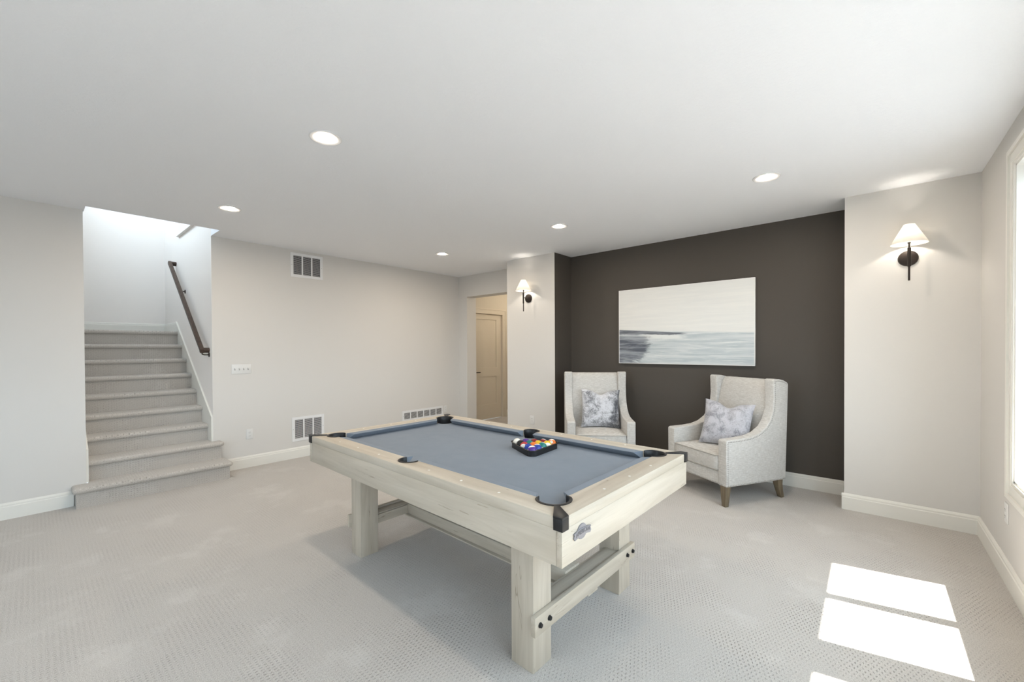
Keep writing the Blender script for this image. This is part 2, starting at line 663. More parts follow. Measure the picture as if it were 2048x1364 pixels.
# hall behind the opening
YH1 = 7.4
DY0, DY1, DZ = 5.56, 6.395, 2.122
o = MB()
o.box(-5.95, -5.80, 5.355, DY0, 0, H)
o.box(-5.95, -5.80, DY1, YH1, 0, H)
o.box(-5.95, -5.80, DY0, DY1, DZ, H)
struct(o.build('wall_hall_left', M_HALL, smooth=False), 'warm beige hall wall around the panel door', 'wall')
struct(boxo('wall_hall_back', M_HALL, -5.95, -3.9, YH1, YH1 + .15, 0, H), 'warm beige wall at the hall end', 'wall')
struct(boxo('wall_hall_right', M_HALL, -4.05, -3.9, 5.5, YH1, 0, H), 'warm beige wall on the right of the hall', 'wall')

# door_1: two-panel door
dr = bpy.data.objects.new('door_1', None)
COL.objects.link(dr)
dr.location = (-5.80, DY0, 0)
struct(dr, 'beige two-panel door at the end of the hall opening', 'door')
DW = DY1 - DY0
o = MB()
o.box(-.065, -.045, .004, DW - .004, .008, DZ - .004)
fx0, fx1 = -.045, -.033
o.box(fx0, fx1, .004, .135, .008, DZ - .004)
o.box(fx0, fx1, DW - .145, DW - .004, .008, DZ - .004)
o.box(fx0, fx1, .135, DW - .145, .008, .30)
o.box(fx0, fx1, .135, DW - .145, .865, 1.05)
o.box(fx0, fx1, .135, DW - .145, 2.01, DZ - .004)
o.build('door_leaf', M_DOOR, dr, smooth=False)
o = MB()
for y0, y1, z0, z1 in ((-.095, 0, 0, DZ + .0), (DW, DW + .095, 0, DZ), (-.095, DW + .095, DZ, DZ + .10)):
    o.box(0, .016, y0, y1, z0, z1)
for y0, y1, z0, z1 in ((-.105, -.075, 0, DZ + .08), (DW + .075, DW + .105, 0, DZ + .08), (-.105, DW + .105, DZ + .08, DZ + .11)):
    o.box(0, .024, y0, y1, z0, z1)
for y0, y1, z0, z1 in ((-.012, .0035, 0, DZ), (DW - .0035, DW + .012, 0, DZ), (0, DW, DZ - .0035, DZ + .012)):
    o.box(-.09, .006, y0, y1, z0, z1)
o.build('door_casing', M_DOOR, dr, smooth=False)
h = MB()
h.lathe([(0, 0), (.027, 0), (.027, .008), (.010, .010), (.010, .045), (0, .045)], (-.033, .065, .957), 0, 20)
h.tube([(.006, .065, .957), (.008, .10, .957), (.008, .185, .957)], .009, 10)
h.build('door_handle', M_BRONZE, dr)['label'] = 'dark bronze lever handle'

# baseboards
BB = [(0, 0), (.016, 0), (.016, .106), (.012, .112), (.012, .124), (.007, .134), (.004, .14), (0, .14)]


def baseboard(name, p0, p1, n, z=0, cut=None):
    """profile swept from p0 to p1; n points into the room"""
    m = MB()
    rings = []
    for p in (p0, p1):
        rings.append([(p[0] + n[0] * d, p[1] + n[1] * d, z + hh) for d, hh in BB])
    m.loft(rings)
    o_ = m.build(name, M_TRIM, smooth=False)
    struct(o_)
    return o_


baseboard('baseboard_left', (XWN, YF), (XWN, .235), (1, 0))
baseboard('baseboard_left_far', (XW, 1.425), (XW, YB), (1, 0))
baseboard('baseboard_back', (XW, YB), (-5.505, YB), (0, -1))
baseboard('baseboard_column_left', (XL2, YC), (XB + .016, YC), (0, -1))
baseboard('baseboard_alcove_left', (XB, YC), (XB, YD), (1, 0))
baseboard('baseboard_alcove', (XB + .016, YD), (XA - .016, YD), (0, -1))
baseboard('baseboard_alcove_right', (XA, YC), (XA, YD), (-1, 0))
baseboard('baseboard_column_right', (XA - .016, YC), (XR, YC), (0, -1))
baseboard('baseboard_right', (XR, YF), (XR, YC), (-1, 0))
baseboard('baseboard_hall', (-5.80, DY1 + .11), (-5.80, YH1), (1, 0))

# windows in the right wall
for i, (a, b) in enumerate(WINS):
    wn = bpy.data.objects.new('window_%d' % (i + 1), None)
    COL.objects.link(wn)
    wn.location = (XR, (a + b) / 2, WZ0)
    struct(wn, ['white cased double window at the right edge of the room', 'second white cased double window of the right wall', 'third white double window of the right wall, unseen, added for daylight', 'fourth white double window of the right wall, unseen, added for daylight', 'fifth white double window of the right wall, unseen, added for daylight'][i], 'window')
    hw, hh = (b - a) / 2, WZ1 - WZ0
    m = MB()                     # casing: stepped picture frame

    def frame(m, inn, out, d0, d1):
        for y0, y1, z0, z1 in ((-hw - out, -hw - inn, -out, hh + out), (hw + inn, hw + out, -out, hh + out),
                               (-hw - inn, hw + inn, -out, -inn), (-hw - inn, hw + inn, hh + inn, hh + out)):
            m.box(-d1, -d0, y0, y1, z0, z1)
    frame(m, .0, .035, 0, .012)
    frame(m, .018, .055, .0, .016)
    frame(m, .055, .085, 0, .013)
    frame(m, .080, .105, 0, .024)
    m.build('casing', M_TRIM, wn, smooth=False)
    m = MB()                     # jamb lining and outer frame
    for y0, y1, z0, z1 in ((-hw, -hw + .012, 0, hh), (hw - .012, hw, 0, hh), (-hw, hw, 0, .012), (-hw, hw, hh - .012, hh)):
        m.box(-.004, .19, y0, y1, z0, z1)
    m.build('jamb', M_TRIM, wn, smooth=False)
    m = MB()
    m.box(.09, .15, -.010, .010, .012, hh - .012)
    for s in (-1, 1):
        y0, y1 = sorted((s * .010, s * (hw - .012)))
        for q in ((y0, y0 + .021, .012, hh - .012), (y1 - .024, y1, .012, hh - .012), (y0, y1, .012, .055), (y0, y1, hh - .055, hh - .012)):
            m.box(.10, .14, *q)
    m.build('sash', M_TRIM, wn, smooth=False)
    for s in (-1, 1):
        y0, y1 = sorted((s * .03, s * (hw - .035)))
        m = MB()
        m.poly([(.12, y0, .05), (.12, y1, .05), (.12, y1, hh - .05), (.12, y0, hh - .05)])
        m.build('pane', M_GLASS, wn, smooth=False)
wn = bpy.data.objects.new('window_6', None)
COL.objects.link(wn)
wn.location = ((PD[0] + PD[1]) / 2, YF, PD[2])
struct(wn, 'white window behind the viewer, unseen, added for fill light', 'window')
m = MB()
pw, ph = (PD[1] - PD[0]) / 2, PD[3] - PD[2]
for x0, x1, z0, z1 in ((-pw, -pw + .06, 0, ph), (pw - .06, pw, 0, ph), (-.04, .04, 0, ph), (-pw, pw, 0, .06), (-pw, pw, ph - .06, ph)):
    m.box(x0, x1, -.11, -.07, z0, z1)
for x0, x1, z0, z1 in ((-pw - .1, -pw, -.1, ph + .1), (pw, pw + .1, -.1, ph + .1), (-pw, pw, -.1, 0), (-pw, pw, ph, ph + .1)):
    m.box(x0, x1, 0, .018, z0, z1)
m.build('sash', M_TRIM, wn, smooth=False)
for x0, x1 in ((-pw + .06, -.04), (.04, pw - .06)):
    m = MB()
    m.poly([(x0, -.09, .06), (x1, -.09, .06), (x1, -.09, ph - .06), (x0, -.09, ph - .06)])
    m.build('pane', M_GLASS, wn, smooth=False)
# deck overhang outside, over the windows
struct(boxo('trim_deck', M_TRIM, XR + .2, .972, YF, 5.2, 2.64, 2.78), 'pale deck edge outside above the windows', 'trim')

# upper stairwell ledge trim
o = MB()
o.box(-7.30, -5.40, YS1 - .035, YS1, 3.00, 3.045)
o.box(-7.30, -7.25, YS1 - .02, YS1, 3.045, 4.4)
struct(o.build('trim_1', M_STAIRWALL, smooth=False), 'white ledge trim high on the stairwell wall', 'trim')

# ------------------------------------------------------------------ staircase
RISE, RUN, NX = .188, .248, -5.362
st = thing('staircase', 'carpeted beige staircase rising between white walls on the left', 'staircase', (NX, (YS0 + YS1) / 2, 0))
yc = (YS0 + YS1) / 2


def step_profile(z0, z1, back):
    """x to the back is negative; nosing rounded at x = 0"""
    r = .027
    pts = [(-.032, z0), (-.032, z1 - 2 * r)]
    for k in range(9):
        a = -PI / 2 + PI * k / 8
        pts.append((-r + r * math.cos(a), z1 - r + r * math.sin(a)))
    pts += [(back, z1), (back, z0)]
    return pts


for k in range(9):
    z1 = RISE * (k + 1)
    x0 = -RUN * k
    ya, yb = YS0 + .017, YS1 - .017
    back = -RUN - .034
    if k == 0:
        ya, yb = .243, 1.425
    if k == 1:
        yb = 1.405
    if k == 8:
        back = -.92
    # steps one and two stop at the wall faces and only the slab in front wraps round
    pr = step_profile(z1 - RISE, z1, back)
    m = MB()
    if k <= 1:
        # wider front slab up to the wall face, narrow slab inside the well
        face_l, face_r = XWN - NX - x0, XW - NX - x0
        if k == 0:
            fl = [p if p[0] > face_l else (max(p[0], face_l + .001), p[1]) for p in pr]
            m.prism([(p[0] + x0, p[1]) for p in fl], 1, ya - yc, YS0 + .017 - yc)
            m.prism([(p[0] + x0, p[1]) for p in pr], 1, YS0 + .017 - yc, YS1 - .017 - yc)
            m.prism([(p[0] + x0, p[1]) for p in [q if q[0] > -.28 else (-.28, q[1]) for q in pr]], 1, YS1 - .017 - yc, yb - yc)
        else:
            m.prism([(p[0] + x0, p[1]) for p in pr], 1, ya - yc, YS1 - .017 - yc)
            fr = [p if p[0] > face_r else (face_r + .001, p[1]) for p in pr]
            m.prism([(p[0] + x0, p[1]) for p in fr], 1, YS1 - .017 - yc, yb - yc)
        bmesh.ops.remove_doubles(m.bm, verts=m.bm.verts, dist=1e-5)
        m.bm.verts.index_update()       # drop the coincident inner walls
        seen = {}
        for f in list(m.bm.faces):
            key = tuple(sorted(v.index for v in f.verts))
            seen.setdefault(key, []).append(f)
        for fs in seen.values():
            if len(fs) > 1:
                bmesh.ops.delete(m.bm, geom=fs, context='FACES_ONLY')
        m.build('step', M_CARPET, st, angle=50)
    else:
        m.prism([(p[0] + x0, p[1]) for p in pr], 1, ya - yc, yb - yc)
        m.build('step', M_CARPET, st, angle=50)
# rounded nosing ends on the two wrapping steps
for k, sides in ((0, (-1, 1)), (1, (1,))):
    for s in sides:
        yy = {(0, -1): .243, (0, 1): 1.425, (1, 1): 1.405}[(k, s)]
        depth = {(0, -1): XWN - NX, (0, 1): -.28, (1, 1): XW - NX + RUN}[(k, s)]
        z1 = RISE * (k + 1) - .027
        m = MB()
        m.tube([(-RUN * k - .027, yy - yc, z1), (-RUN * k + depth + .001, yy - yc, z1)], .027, 16)
        m.sphere((-RUN * k - .027, yy - yc, z1), .027, 16, 10)
        m.build('nosing', M_CARPET, st)
sk = MB()
sk.prism([(-7.48, 1.66), (-7.48, 1.835), (-5.734, .655), (-5.734, .20), (-6.4, .20)], 1, YS1 - .016, YS1)
struct(sk.build('trim_2', M_TRIM, smooth=False), 'sloping white skirt board beside the stairs under the handrail', 'trim')
sk = MB()
sk.prism([(-7.48, 1.66), (-7.48, 1.835), (-5.80, .64), (-5.556, .50), (-5.556, .19), (-6.4, .19)], 1, YS0, YS0 + .016)
struct(sk.build('trim_3', M_TRIM, smooth=False), 'white skirt board on the near side of the stairs', 'trim')
baseboard('baseboard_landing', (-8.27, YS0), (-8.27, YS1), (1, 0), RISE * 9)
baseboard('baseboard_landing_right', (-8.27, YS1), (-7.48, YS1), (0, -1), RISE * 9)

# handrail
hr = thing('handrail', 'dark brown wooden handrail sloping down the stairwell wall', 'handrail', (-6.68, YS1, 1.5))
A_, B_ = Vector((-7.50, YS1 - .070, 2.665)), Vector((-5.83, YS1 - .070, 1.412))
L0 = Vector((-6.68, YS1, 1.5))
d = (B_ - A_).normalized()
nrm = Vector((-d.z, 0, d.x)) * -1
if nrm.z < 0:
    nrm = -nrm
sec = [(-.018, -.024), (.018, -.024), (.021, -.010), (.021, .015), (.014, .026), (-.014, .026), (-.021, .015), (-.021, -.010)]
m = MB()
m.loft([[A_ + Vector((0, y, 0)) + nrm * z - L0 for y, z in sec], [B_ + Vector((0, y, 0)) + nrm * z - L0 for y, z in sec]])
for P_, s in ((A_, 1), (B_, -1)):
    c0 = P_ + d * (.022 * s)
    m.loft([[c0 + d * y + Vector((0, yy, 0)) + nrm * z - L0 for y, z in sec] for yy in (-.020, .069)])
m.build('rail', M_RAILWOOD, hr, angle=20)
for X in (-6.97, -5.85):
    tt = (X - A_.x) / (B_.x - A_.x)
    c0 = A_ + (B_ - A_) * tt
    m = MB()
    zz = c0.z - .055
    m.lathe([(0, 0), (.026, 0), (.026, -.006), (.008, -.009), (0, -.009)], (c0.x - L0.x, 0, zz - L0.z), 1, 18)
    m.tube([(c0.x - L0.x, -.006, zz - L0.z), (c0.x - L0.x, -.045, zz - L0.z), (c0.x - L0.x, -.068, zz + .008 - L0.z), (c0.x - L0.x, -.070, zz + .03 - L0.z)], .007, 10)
    m.build('bracket', M_BRONZE, hr)['label'] = 'black metal wall bracket'

# ------------------------------------------------------------------ pool table
TC = (-1.9259, 1.8954)
TL, TW, TZ, TB = 2.1952, 1.2530, .8121, .6296
TA = -.0219
pt = thing('pool_table', 'bleached wood pool table with grey felt in the middle of the room', 'pool table', (TC[0], TC[1], 0), TA)
hx, hy = TL / 2, TW / 2
IX, IY = .980, .510          # inner rail edges
NXs, NY = .932, .460         # cushion noses
RT = .045                    # rail board thickness
BZ = TZ - .044               # playing surface
PCX, PCY, PR = .957, .485, .073
SPY, SPR = .528, .062


def arc(cx, cy, r, a0, a1, n=14):
    return [(cx + r * math.cos(a0 + (a1 - a0) * i / n), cy + r * math.sin(a0 + (a1 - a0) * i / n)) for i in range(n + 1)]


# rail boards, mitred and cut round the pockets. near long rail in +y frame, mirrored as needed
aI = math.asin((IY - PCY) / PR)                 # where the pocket circle meets y = IY
bI = math.asin((IX - PCX) / PR)


def long_rail(sy):
    pts = [(-hx, hy), (hx, hy)]
    # along the miter to the pocket circle, then round it to the inner edge
    pts += arc(PCX, PCY, PR, PI / 4, PI - aI, 16)
    a0 = math.asin((SPY - IY) / SPR)
    pts += arc(0, SPY, SPR, -a0, PI + a0, 16)
    pts += arc(-PCX, PCY, PR, aI, 3 * PI / 4, 16)
    return [(x, y * sy) for x, y in pts]


def end_rail(sx):
    pts = [(hx, hy), (hx, -hy)]
    pts += arc(PCX, -PCY, PR, -PI / 4, -PI / 4 + (PI / 4 + PI / 2 - bI), 16)
    pts += arc(PCX, PCY, PR, -PI / 2 + bI, PI / 4, 16)
    return [(x * sx, y) for x, y in pts]


sights_long = (-.735, -.49, -.242, .242, .49, .735)
for sy in (-1, 1):
    rl = MB().prism(long_rail(sy), 2, TZ - RT, TZ).build('rail', M_PALE[0], pt, bevel=.0012, seg=2, limit=60)
    for x in sights_long:
        m = MB()
        m.lathe([(0, TZ + .0012), (.0058, TZ + .0010), (.0066, TZ + .0002)], (x, sy * .578, 0), 2, 14)
        m.build('sight', M_PEARL, rl)
for sx in (-1, 1):
    rl = MB().prism(end_rail(sx), 2, TZ - RT, TZ).build('rail', M_PALE[1], pt, bevel=.0012, seg=2, limit=60)
    for y in (-.24, 0, .24):
        m = MB()
        m.lathe([(0, TZ + .0012), (.0058, TZ + .0010), (.0066, TZ + .0002)], (sx * 1.05, y, 0), 2, 14)
        m.build('sight', M_PEARL, rl)
# aprons
for sy in (-1, 1):
    y0, y1 = sorted((sy * (hy - .0015), sy * (hy - .028)))
    boxo('apron', M_PALE[0], -hx + .027, hx - .027, y0, y1, TB, TZ - RT - .0004, parent=pt, bevel=.0015)
for sx in (-1, 1):
    x0, x1 = sorted((sx * (hx - .0005), sx * (hx - .026)))
    boxo('apron', M_PALE[1], x0, x1, -hy + .0005, hy - .0005, TB, TZ - RT - .0004, parent=pt, bevel=.0015)
# slate bed / cloth with pocket mouths cut
pc, sr = .056, .050


def fix_bed():
    """rectangle corners between pockets"""
    e = []
    e += arc(0, -SPY, sr, PI - .33, .33, 12)
    e += arc(PCX, -PCY, pc, 1.16 * PI, .34 * PI, 12)
    e += arc(PCX, PCY, pc, 1.66 * PI, .84 * PI, 12)
    e += arc(0, SPY, sr, -.33, -PI + .33, 12)
    e += arc(-PCX, PCY, pc, .16 * PI, -.66 * PI, 12)
    e += arc(-PCX, -PCY, pc, .66 * PI, -.16 * PI, 12)
    return e


MB().prism(fix_bed(), 2, BZ - .028, BZ).build('playing_surface', M_FELT, pt, smooth=False)
# cushions
PROF = [(0, TZ - .0015), (.022, TZ - .0020), (.043, TZ - .0040), (.0485, TZ - .0056), (.050, TZ - .0075), (.0485, TZ - .0095), (.010, BZ + .002), (0, BZ + .001)]


def cushion(a0, a1, n0, n1, place):
    """a: run at the rail edge, n: run at the nose"""
    rings = []
    for t, (ea, en) in ((0, (a0, n0)), (1, (a1, n1))):
        ring = []
        for dd, z in PROF:
            k = dd / .05
            ring.append(place(ea + (en - ea) * k, dd, z))
        rings.append(ring)
    return MB().loft(rings).build('cushion', M_FELT, pt, angle=28)


xe = PCX - PR * math.cos(aI) - .004
ye = PCY - PR * math.cos(bI) - .004
for sy in (-1, 1):
    for sx in (-1, 1):
        cushion(sx * .060, sx * xe, sx * .072, sx * (xe - .034), lambda r, dd, z, sy=sy: (r, sy * (IY - dd), z))
for sx in (-1, 1):
    cushion(-ye, ye, -ye + .034, ye - .034, lambda r, dd, z, sx=sx: (sx * (IX - dd), r, z))


# pockets
def pocket(cx, cy, r, mid, half):
    p = bpy.data.objects.new('pocket', None)
    COL.objects.link(p)
    p.parent = pt
    p.location = (cx, cy, TZ)
    p.rotation_euler = (0, 0, mid)
    m = MB()
    prof = [(r + .003, -.002), (r + .0035, .0025), (r + .001, .0042), (r - .006, .0040), (r - .0085, .001), (r - .010, -.030), (r - .002, -.030), (r - .002, -.004)]
    rings = []
    n = 22
    for i in range(n + 1):
        a = -half + 2 * half * i / n
        tp = min(1, min(i, n - i) / 3 + .35)
        rings.append([((r - .010 + (q - r + .010) * tp) * math.cos(a), (r - .010 + (q - r + .010) * tp) * math.sin(a), z) for q, z in prof])
    m.loft(rings)
    m.build('rim', M_BLACK, p, angle=40)
    m = MB()
    m.lathe([(r - .010, -.028), (r - .012, -.075)], (0, 0, 0), 2, 22, -half, half)
    m.lathe([(r - .012, -.074), (r - .016, -.12), (r - .03, -.135), (0, -.137)], (0, 0, 0), 2, 28)
    m.build('cup', M_BLACKM, p)
    return p


for sx in (-1, 1):
    for sy in (-1, 1):
        pocket(sx * PCX, sy * PCY, PR, math.atan2(sy, sx), math.radians(118))
for sy in (-1, 1):
    pocket(0, sy * SPY, SPR, sy * PI / 2, math.radians(106))

# corner castings
for sx in (-1, 1):
    for sy in (-1, 1):
        q = .006
        cxx, cyy = hx + q, hy + q
        rc = PR / math.sqrt(2) + .004
        bx, by = PCX + rc, PCY + rc
        w_ = .0075
        top = [(bx + w_, by - w_), (cxx, cyy - .042), (cxx, cyy), (cxx - .042, cyy), (bx - w_, by + w_)]
        m = MB()
        m.prism(top, 2, TZ - .004, TZ + .0045)
        m.prism([(cxx - .012, cyy - .042), (cxx, cyy - .042), (cxx, cyy), (cxx - .042, cyy), (cxx - .042, cyy - .012), (cxx - .012, cyy - .012)], 2, TZ - .048, TZ - .0035)
        for v in m.bm.verts:
            v.co.x *= sx
            v.co.y *= sy
        m.build('corner_casting', M_BLACK, pt, bevel=.0015, seg=2, limit=40)
# legs
for sx in (-1, 1):
    for sy in (-1, 1):
        x0, x1 = sorted((sx * .693, sx * .823))
        y0, y1 = sorted((sy * .327, sy * .457))
        boxo('leg', M_PALE[2], x0, x1, y0, y1, 0, TB + .10, parent=pt, bevel=.002)
# end stretchers (bolted bar, tray, inner board)
for sx in (-1, 1):
    x0, x1 = sorted((sx * .8235, sx * .848))
    bar = boxo('end_bar', M_PALE[1], x0, x1, -.475, .475, .178, .265, parent=pt, bevel=.002)
    for y in (-.442, -.375, .375, .442):
        m = MB()
        m.lathe([(0, .0), (.012, 0), (.012, .002), (.010, .003), (.0095, .010), (.006, .0115), (0, .0115)], (0, y, .223), 0, 12)
        for v in m.bm.verts:
            v.co.x = sx * (v.co.x + .8485)
        m.build('bolt', M_BLACKM, bar, angle=25)['label'] = 'black bolt head'
    x0, x1 = sorted((sx * .742, sx * .823))
    boxo('end_tray', M_PALE[1], x0, x1, -.326, .326, .228, .252, parent=pt, bevel=.001)
    x0, x1 = sorted((sx * .722, sx * .7415))
    boxo('inner_board', M_PALE[1], x0, x1, -.326, .326, .187, .247, parent=pt, bevel=.0015)
boxo('long_beam', M_PALE[0], -.721, .721, -.066, .066, .1872, .258, parent=pt, bevel=.0015)
boxo('beam_shelf', M_PALE[0], -.848, .848, -.045, .045, .168, .1775, parent=pt, bevel=.001)
boxo('beam_foot', M_PALE[0], -.721, .721, -.088, .088, .1785, .1868, parent=pt, bevel=.001)
# maker's badge
bd = bpy.data.objects.new('badge', None)
COL.objects.link(bd)
bd.parent = pt
bd.location = (hx, -.497, .727)
bd.scale = (1, .78, .86)
m = MB()
ov = [(0.042 * math.cos(a), .034 * math.sin(a)) for a in [2 * PI * i / 36 for i in range(36)]]
m.prism(ov, 0, -.0005, .004)
rib = []
for i in range(17):
    x = -.078 + .156 * i / 16
    rib.append((x, .012 + .010 * math.cos(x / .078 * PI * .5) - .006))
rib += [(.071, .000), (.078, -.013)]
for i in range(16, -1, -1):
    x = -.078 + .156 * i / 16
    if abs(x) < .0779:
        rib.append((x, -.022 + .010 * math.cos(x / .078 * PI * .5) - .004))
rib += [(-.078, -.013), (-.071, .000)]
m.prism(rib, 0, .001, .0065)
m.build('badge_plate', M_PEWTER, bd, bevel=.001, seg=1)['label'] = 'pewter oval with a ribbon banner'


def text_mesh(body, size, extrude=.0008):
    cu = bpy.data.curves.new('lettering', 'FONT')
    cu.body = body
    cu.size = size
    cu.align_x = 'CENTER'
    cu.align_y = 'CENTER'
    cu.extrude = extrude
    cu.resolution_u = 3
    to = bpy.data.objects.new('lettering_source', cu)
    COL.objects.link(to)
    bpy.context.view_layer.update()
    me = bpy.data.meshes.new_from_object(to.evaluated_get(bpy.context.evaluated_depsgraph_get()))
    bpy.data.objects.remove(to)
    bpy.data.curves.remove(cu)
    return me


me = text_mesh('AMERICAN', .0250, .0008)
for v in me.vertices:
    x, y, z = v.co
    v.co = (.0068 + z, x, y * 1.05 - .006 + .008 * math.cos(x / .078 * PI * .5))
me.materials.clear()
me.materials.append(plain('badge_relief', (.17, .17, .185), .4, .6))
lo = bpy.data.objects.new('lettering', me)
COL.objects.link(lo)
lo.parent = bd

# ------------------------------------------------------------------ rack and balls
T_M = Matrix.Translation((TC[0], TC[1], 0)) @ Matrix.Rotation(TA, 4, 'Z')
RC = T_M @ Vector((.268, .232, BZ))
RANG = TA + math.radians(-55)
rk = thing('ball_rack', 'black plastic triangle rack full of balls on the grey felt', 'rack', RC, RANG)
BR = .0286


def tri_outline(R, r, n=8):
    """rounded triangle, corner centres at distance R"""
    pts = []
    for k in range(3):
        a = 2 * PI * k / 3
        for i in range(n + 1):
            b = a - PI / 3 + 2 * PI / 3 * i / n
            pts.append((R * math.cos(a) + r * math.cos(b), R * math.sin(a) + r * math.sin(b)))
    return pts


RR = 4 * 2 * BR / math.sqrt(3) * 1.004
m = MB()
outer, inner = tri_outline(RR, BR + .008), tri_outline(RR, BR + .0022)
lip = tri_outline(RR, BR + .0098)
m.loft([[(x, y, .0005) for x, y in outer], [(x, y, .032) for x, y in outer], [(x, y, .0325) for x, y in lip], [(x, y, .0355) for x, y in lip], [(x, y, .0365) for x, y in outer],
        [(x, y, .0365) for x, y in inner], [(x, y, .003) for x, y in inner]], caps=False)
m.poly([(x, y, .003) for x, y in inner])
m.poly([(x, y, .0005) for x, y in outer][::-1])
m.build('rack_frame', M_BLACK, rk, angle=40)
for k in (1, 2):
    a = 2 * PI * k / 3
    dx, dy = math.cos(a), math.sin(a)
    m = MB()
    R0 = RR + BR + .005
    m.tube([(dx * R0, dy * R0, .033), (dx * (R0 + .014), dy * (R0 + .014), .034)], [.010, .006], 10)
    m.build('corner_tab', M_BLACK, rk)


def ball_mat(name, col, stripe):
    t = NT(name)
    co = t.coord()
    sp = t.n('ShaderNodeSeparateXYZ')
    t.put(sp.inputs[0], co)
    white = (.83, .80, .71)
    if col is None:
        return t.set(white, .12, spec=.6)
    base = col
    if stripe:
        az = t.math('ABSOLUTE', sp.outputs[2])
        base = t.mix(t.math('GREATER_THAN', az, .58 * BR), col, white)
    spot = t.math('GREATER_THAN', t.math('ABSOLUTE', sp.outputs[0]), BR * .925)
    base = t.mix(spot, base if not isinstance(base, tuple) else (*base, 1), white)
    return t.set(base, .16, spec=.4)


PUR, RED, MAR, ORA, YEL, BLU, GRN = (.085, .03, .24), (.45, .03, .03), (.22, .02, .02), (.75, .17, .02), (.78, .47, .02), (.02, .05, .30), (.01, .17, .15)
# rows counted from the near corner; (name, colour, stripe, number, label)
rows = [
    [(PUR, True, '12', 'purple striped billiard ball at the near corner of the triangle')],
    [(BLU, False, '2', 'solid blue billiard ball on the left side next to the purple corner ball'),
     (BLU, True, '10', 'blue and white striped billiard ball on the right side next to the purple corner ball')],
    [(RED, True, '11', 'red striped billiard ball on the left side beside the solid black ball'),
     (ORA, False, '5', 'solid orange billiard ball inside the rack, nearest the viewer of the inner three'),
     (GRN, True, '14', 'green striped billiard ball at the middle of the right side of the rack')],
    [((.008, .008, .008), False, '8', 'solid black billiard ball beside the white cue ball'),
     (GRN, False, '6', 'solid green billiard ball inside the rack behind the red striped ball'),
     (YEL, False, '1', 'solid yellow billiard ball inside the rack'),
     (YEL, True, '9', 'yellow striped billiard ball beside the orange striped corner ball')],
    [(None, False, '', 'plain white cue ball at the left corner of the rack'),
     (PUR, False, '4', 'solid purple billiard ball on the back row next to the cue ball'),
     (MAR, False, '7', 'solid maroon billiard ball at the middle of the back row'),
     (MAR, True, '15', 'mostly white striped billiard ball on the back row beside the orange corner ball'),
     (ORA, True, '13', 'orange striped billiard ball at the far right corner of the rack')],
]
ball_me = None
M_NUM = plain('number_ink', (.02, .02, .02), .3)
dirn = Vector((math.cos(PI), math.sin(PI), 0))
RMAT = Matrix.Translation(RC) @ Matrix.Rotation(RANG, 4, 'Z')
cam_pos = Vector((0, 0, CAM_H))
for i, row in enumerate(rows):
    for j, (colr, stripe, num, lab) in enumerate(row):
        x = RR - i * BR * 2 * math.sqrt(3) / 2 * 1.004
        y = (j - i / 2) * 2 * BR * 1.004
        p = RMAT @ Vector((x, y, .0032 + BR))
        nm = 'cue_ball' if colr is None else 'billiard_ball'
        b = MB().sphere((0, 0, 0), BR, 32, 18).build(nm, ball_mat(nm + '_' + (num or 'white'), colr, stripe), smooth=True, angle=180)
        b.location = p
        vd = (cam_pos - p).normalized()
        side = vd.cross(Vector((0, 0, 1))).normalized()
        xa = (side * random.choice((-1, 1)) + vd * random.uniform(-.25, .25) + Vector((0, 0, random.uniform(-.5, .5)))).normalized()
        za = xa.cross(vd.lerp(Vector((0, 0, 1)), random.uniform(.1, .9))).normalized()
        b.rotation_euler = Matrix((xa, za.cross(xa), za)).transposed().to_euler()
        if num == '13':
            q = (cam_pos - p).normalized() + Vector((-.10, -.05, .38))
            b.rotation_euler = q.to_track_quat('X', 'Z').to_euler()
        tag(b, lab, 'billiard ball', 'billiard balls in the triangle rack')
        if num:
            me = text_mesh(num, .0135, 0)
            bm = bmesh.new()
            bm.from_mesh(me)
            for v in bm.verts:
                yy, zz = v.co.x, v.co.y
                rr = BR * (1.012 if num == '13' else 1.001)
                v.co = (math.sqrt(max(rr * rr - yy * yy - zz * zz, 0)), yy, zz)
            bm.to_mesh(me)
            bm.free()
            me.materials.clear()
            me.materials.append(M_NUM)
            no = bpy.data.objects.new('number', me)
            COL.objects.link(no)
            no.parent = b


# ------------------------------------------------------------------ armchairs
def soft_pad(sx, sy, sz, nx=14, ny=14, crown=.02, r=.035):
    """a stuffed block centred on the origin in x/y, base at z = 0, crowned on top"""
    m = MB()
    m.box(-sx / 2, sx / 2, -sy / 2, sy / 2, 0, sz)
    bm = m.bm
    bmesh.ops.subdivide_edges(bm, edges=bm.edges, cuts=9, use_grid_fill=True)
    for v in bm.verts:
        x, y, z = v.co
        u, t = 2 * x / sx, 2 * y / sy
        k = max(0, (1 - u * u)) * max(0, (1 - t * t))
        if z > sz * .5:
            v.co.z += crown * k ** .6 * ((z / sz - .5) * 2)
        # round the vertical and top edges
        ax, ay = sx / 2 - r, sy / 2 - r
        ex_, ey_ = max(0, abs(x) - ax), max(0, abs(y) - ay)
        e = math.hypot(ex_, ey_)
        if e > r:
            f = r / e
            v.co.x = math.copysign(ax + ex_ * f, x) if ex_ > 0 else x
            v.co.y = math.copysign(ay + ey_ * f, y) if ey_ > 0 else y
        bulge = math.sin(PI * min(1, max(0, z / sz))) * .008
        v.co.x += math.copysign(bulge, x) * (abs(u) > .8)
        v.co.y += math.copysign(bulge, y) * (abs(t) > .8)
    return m


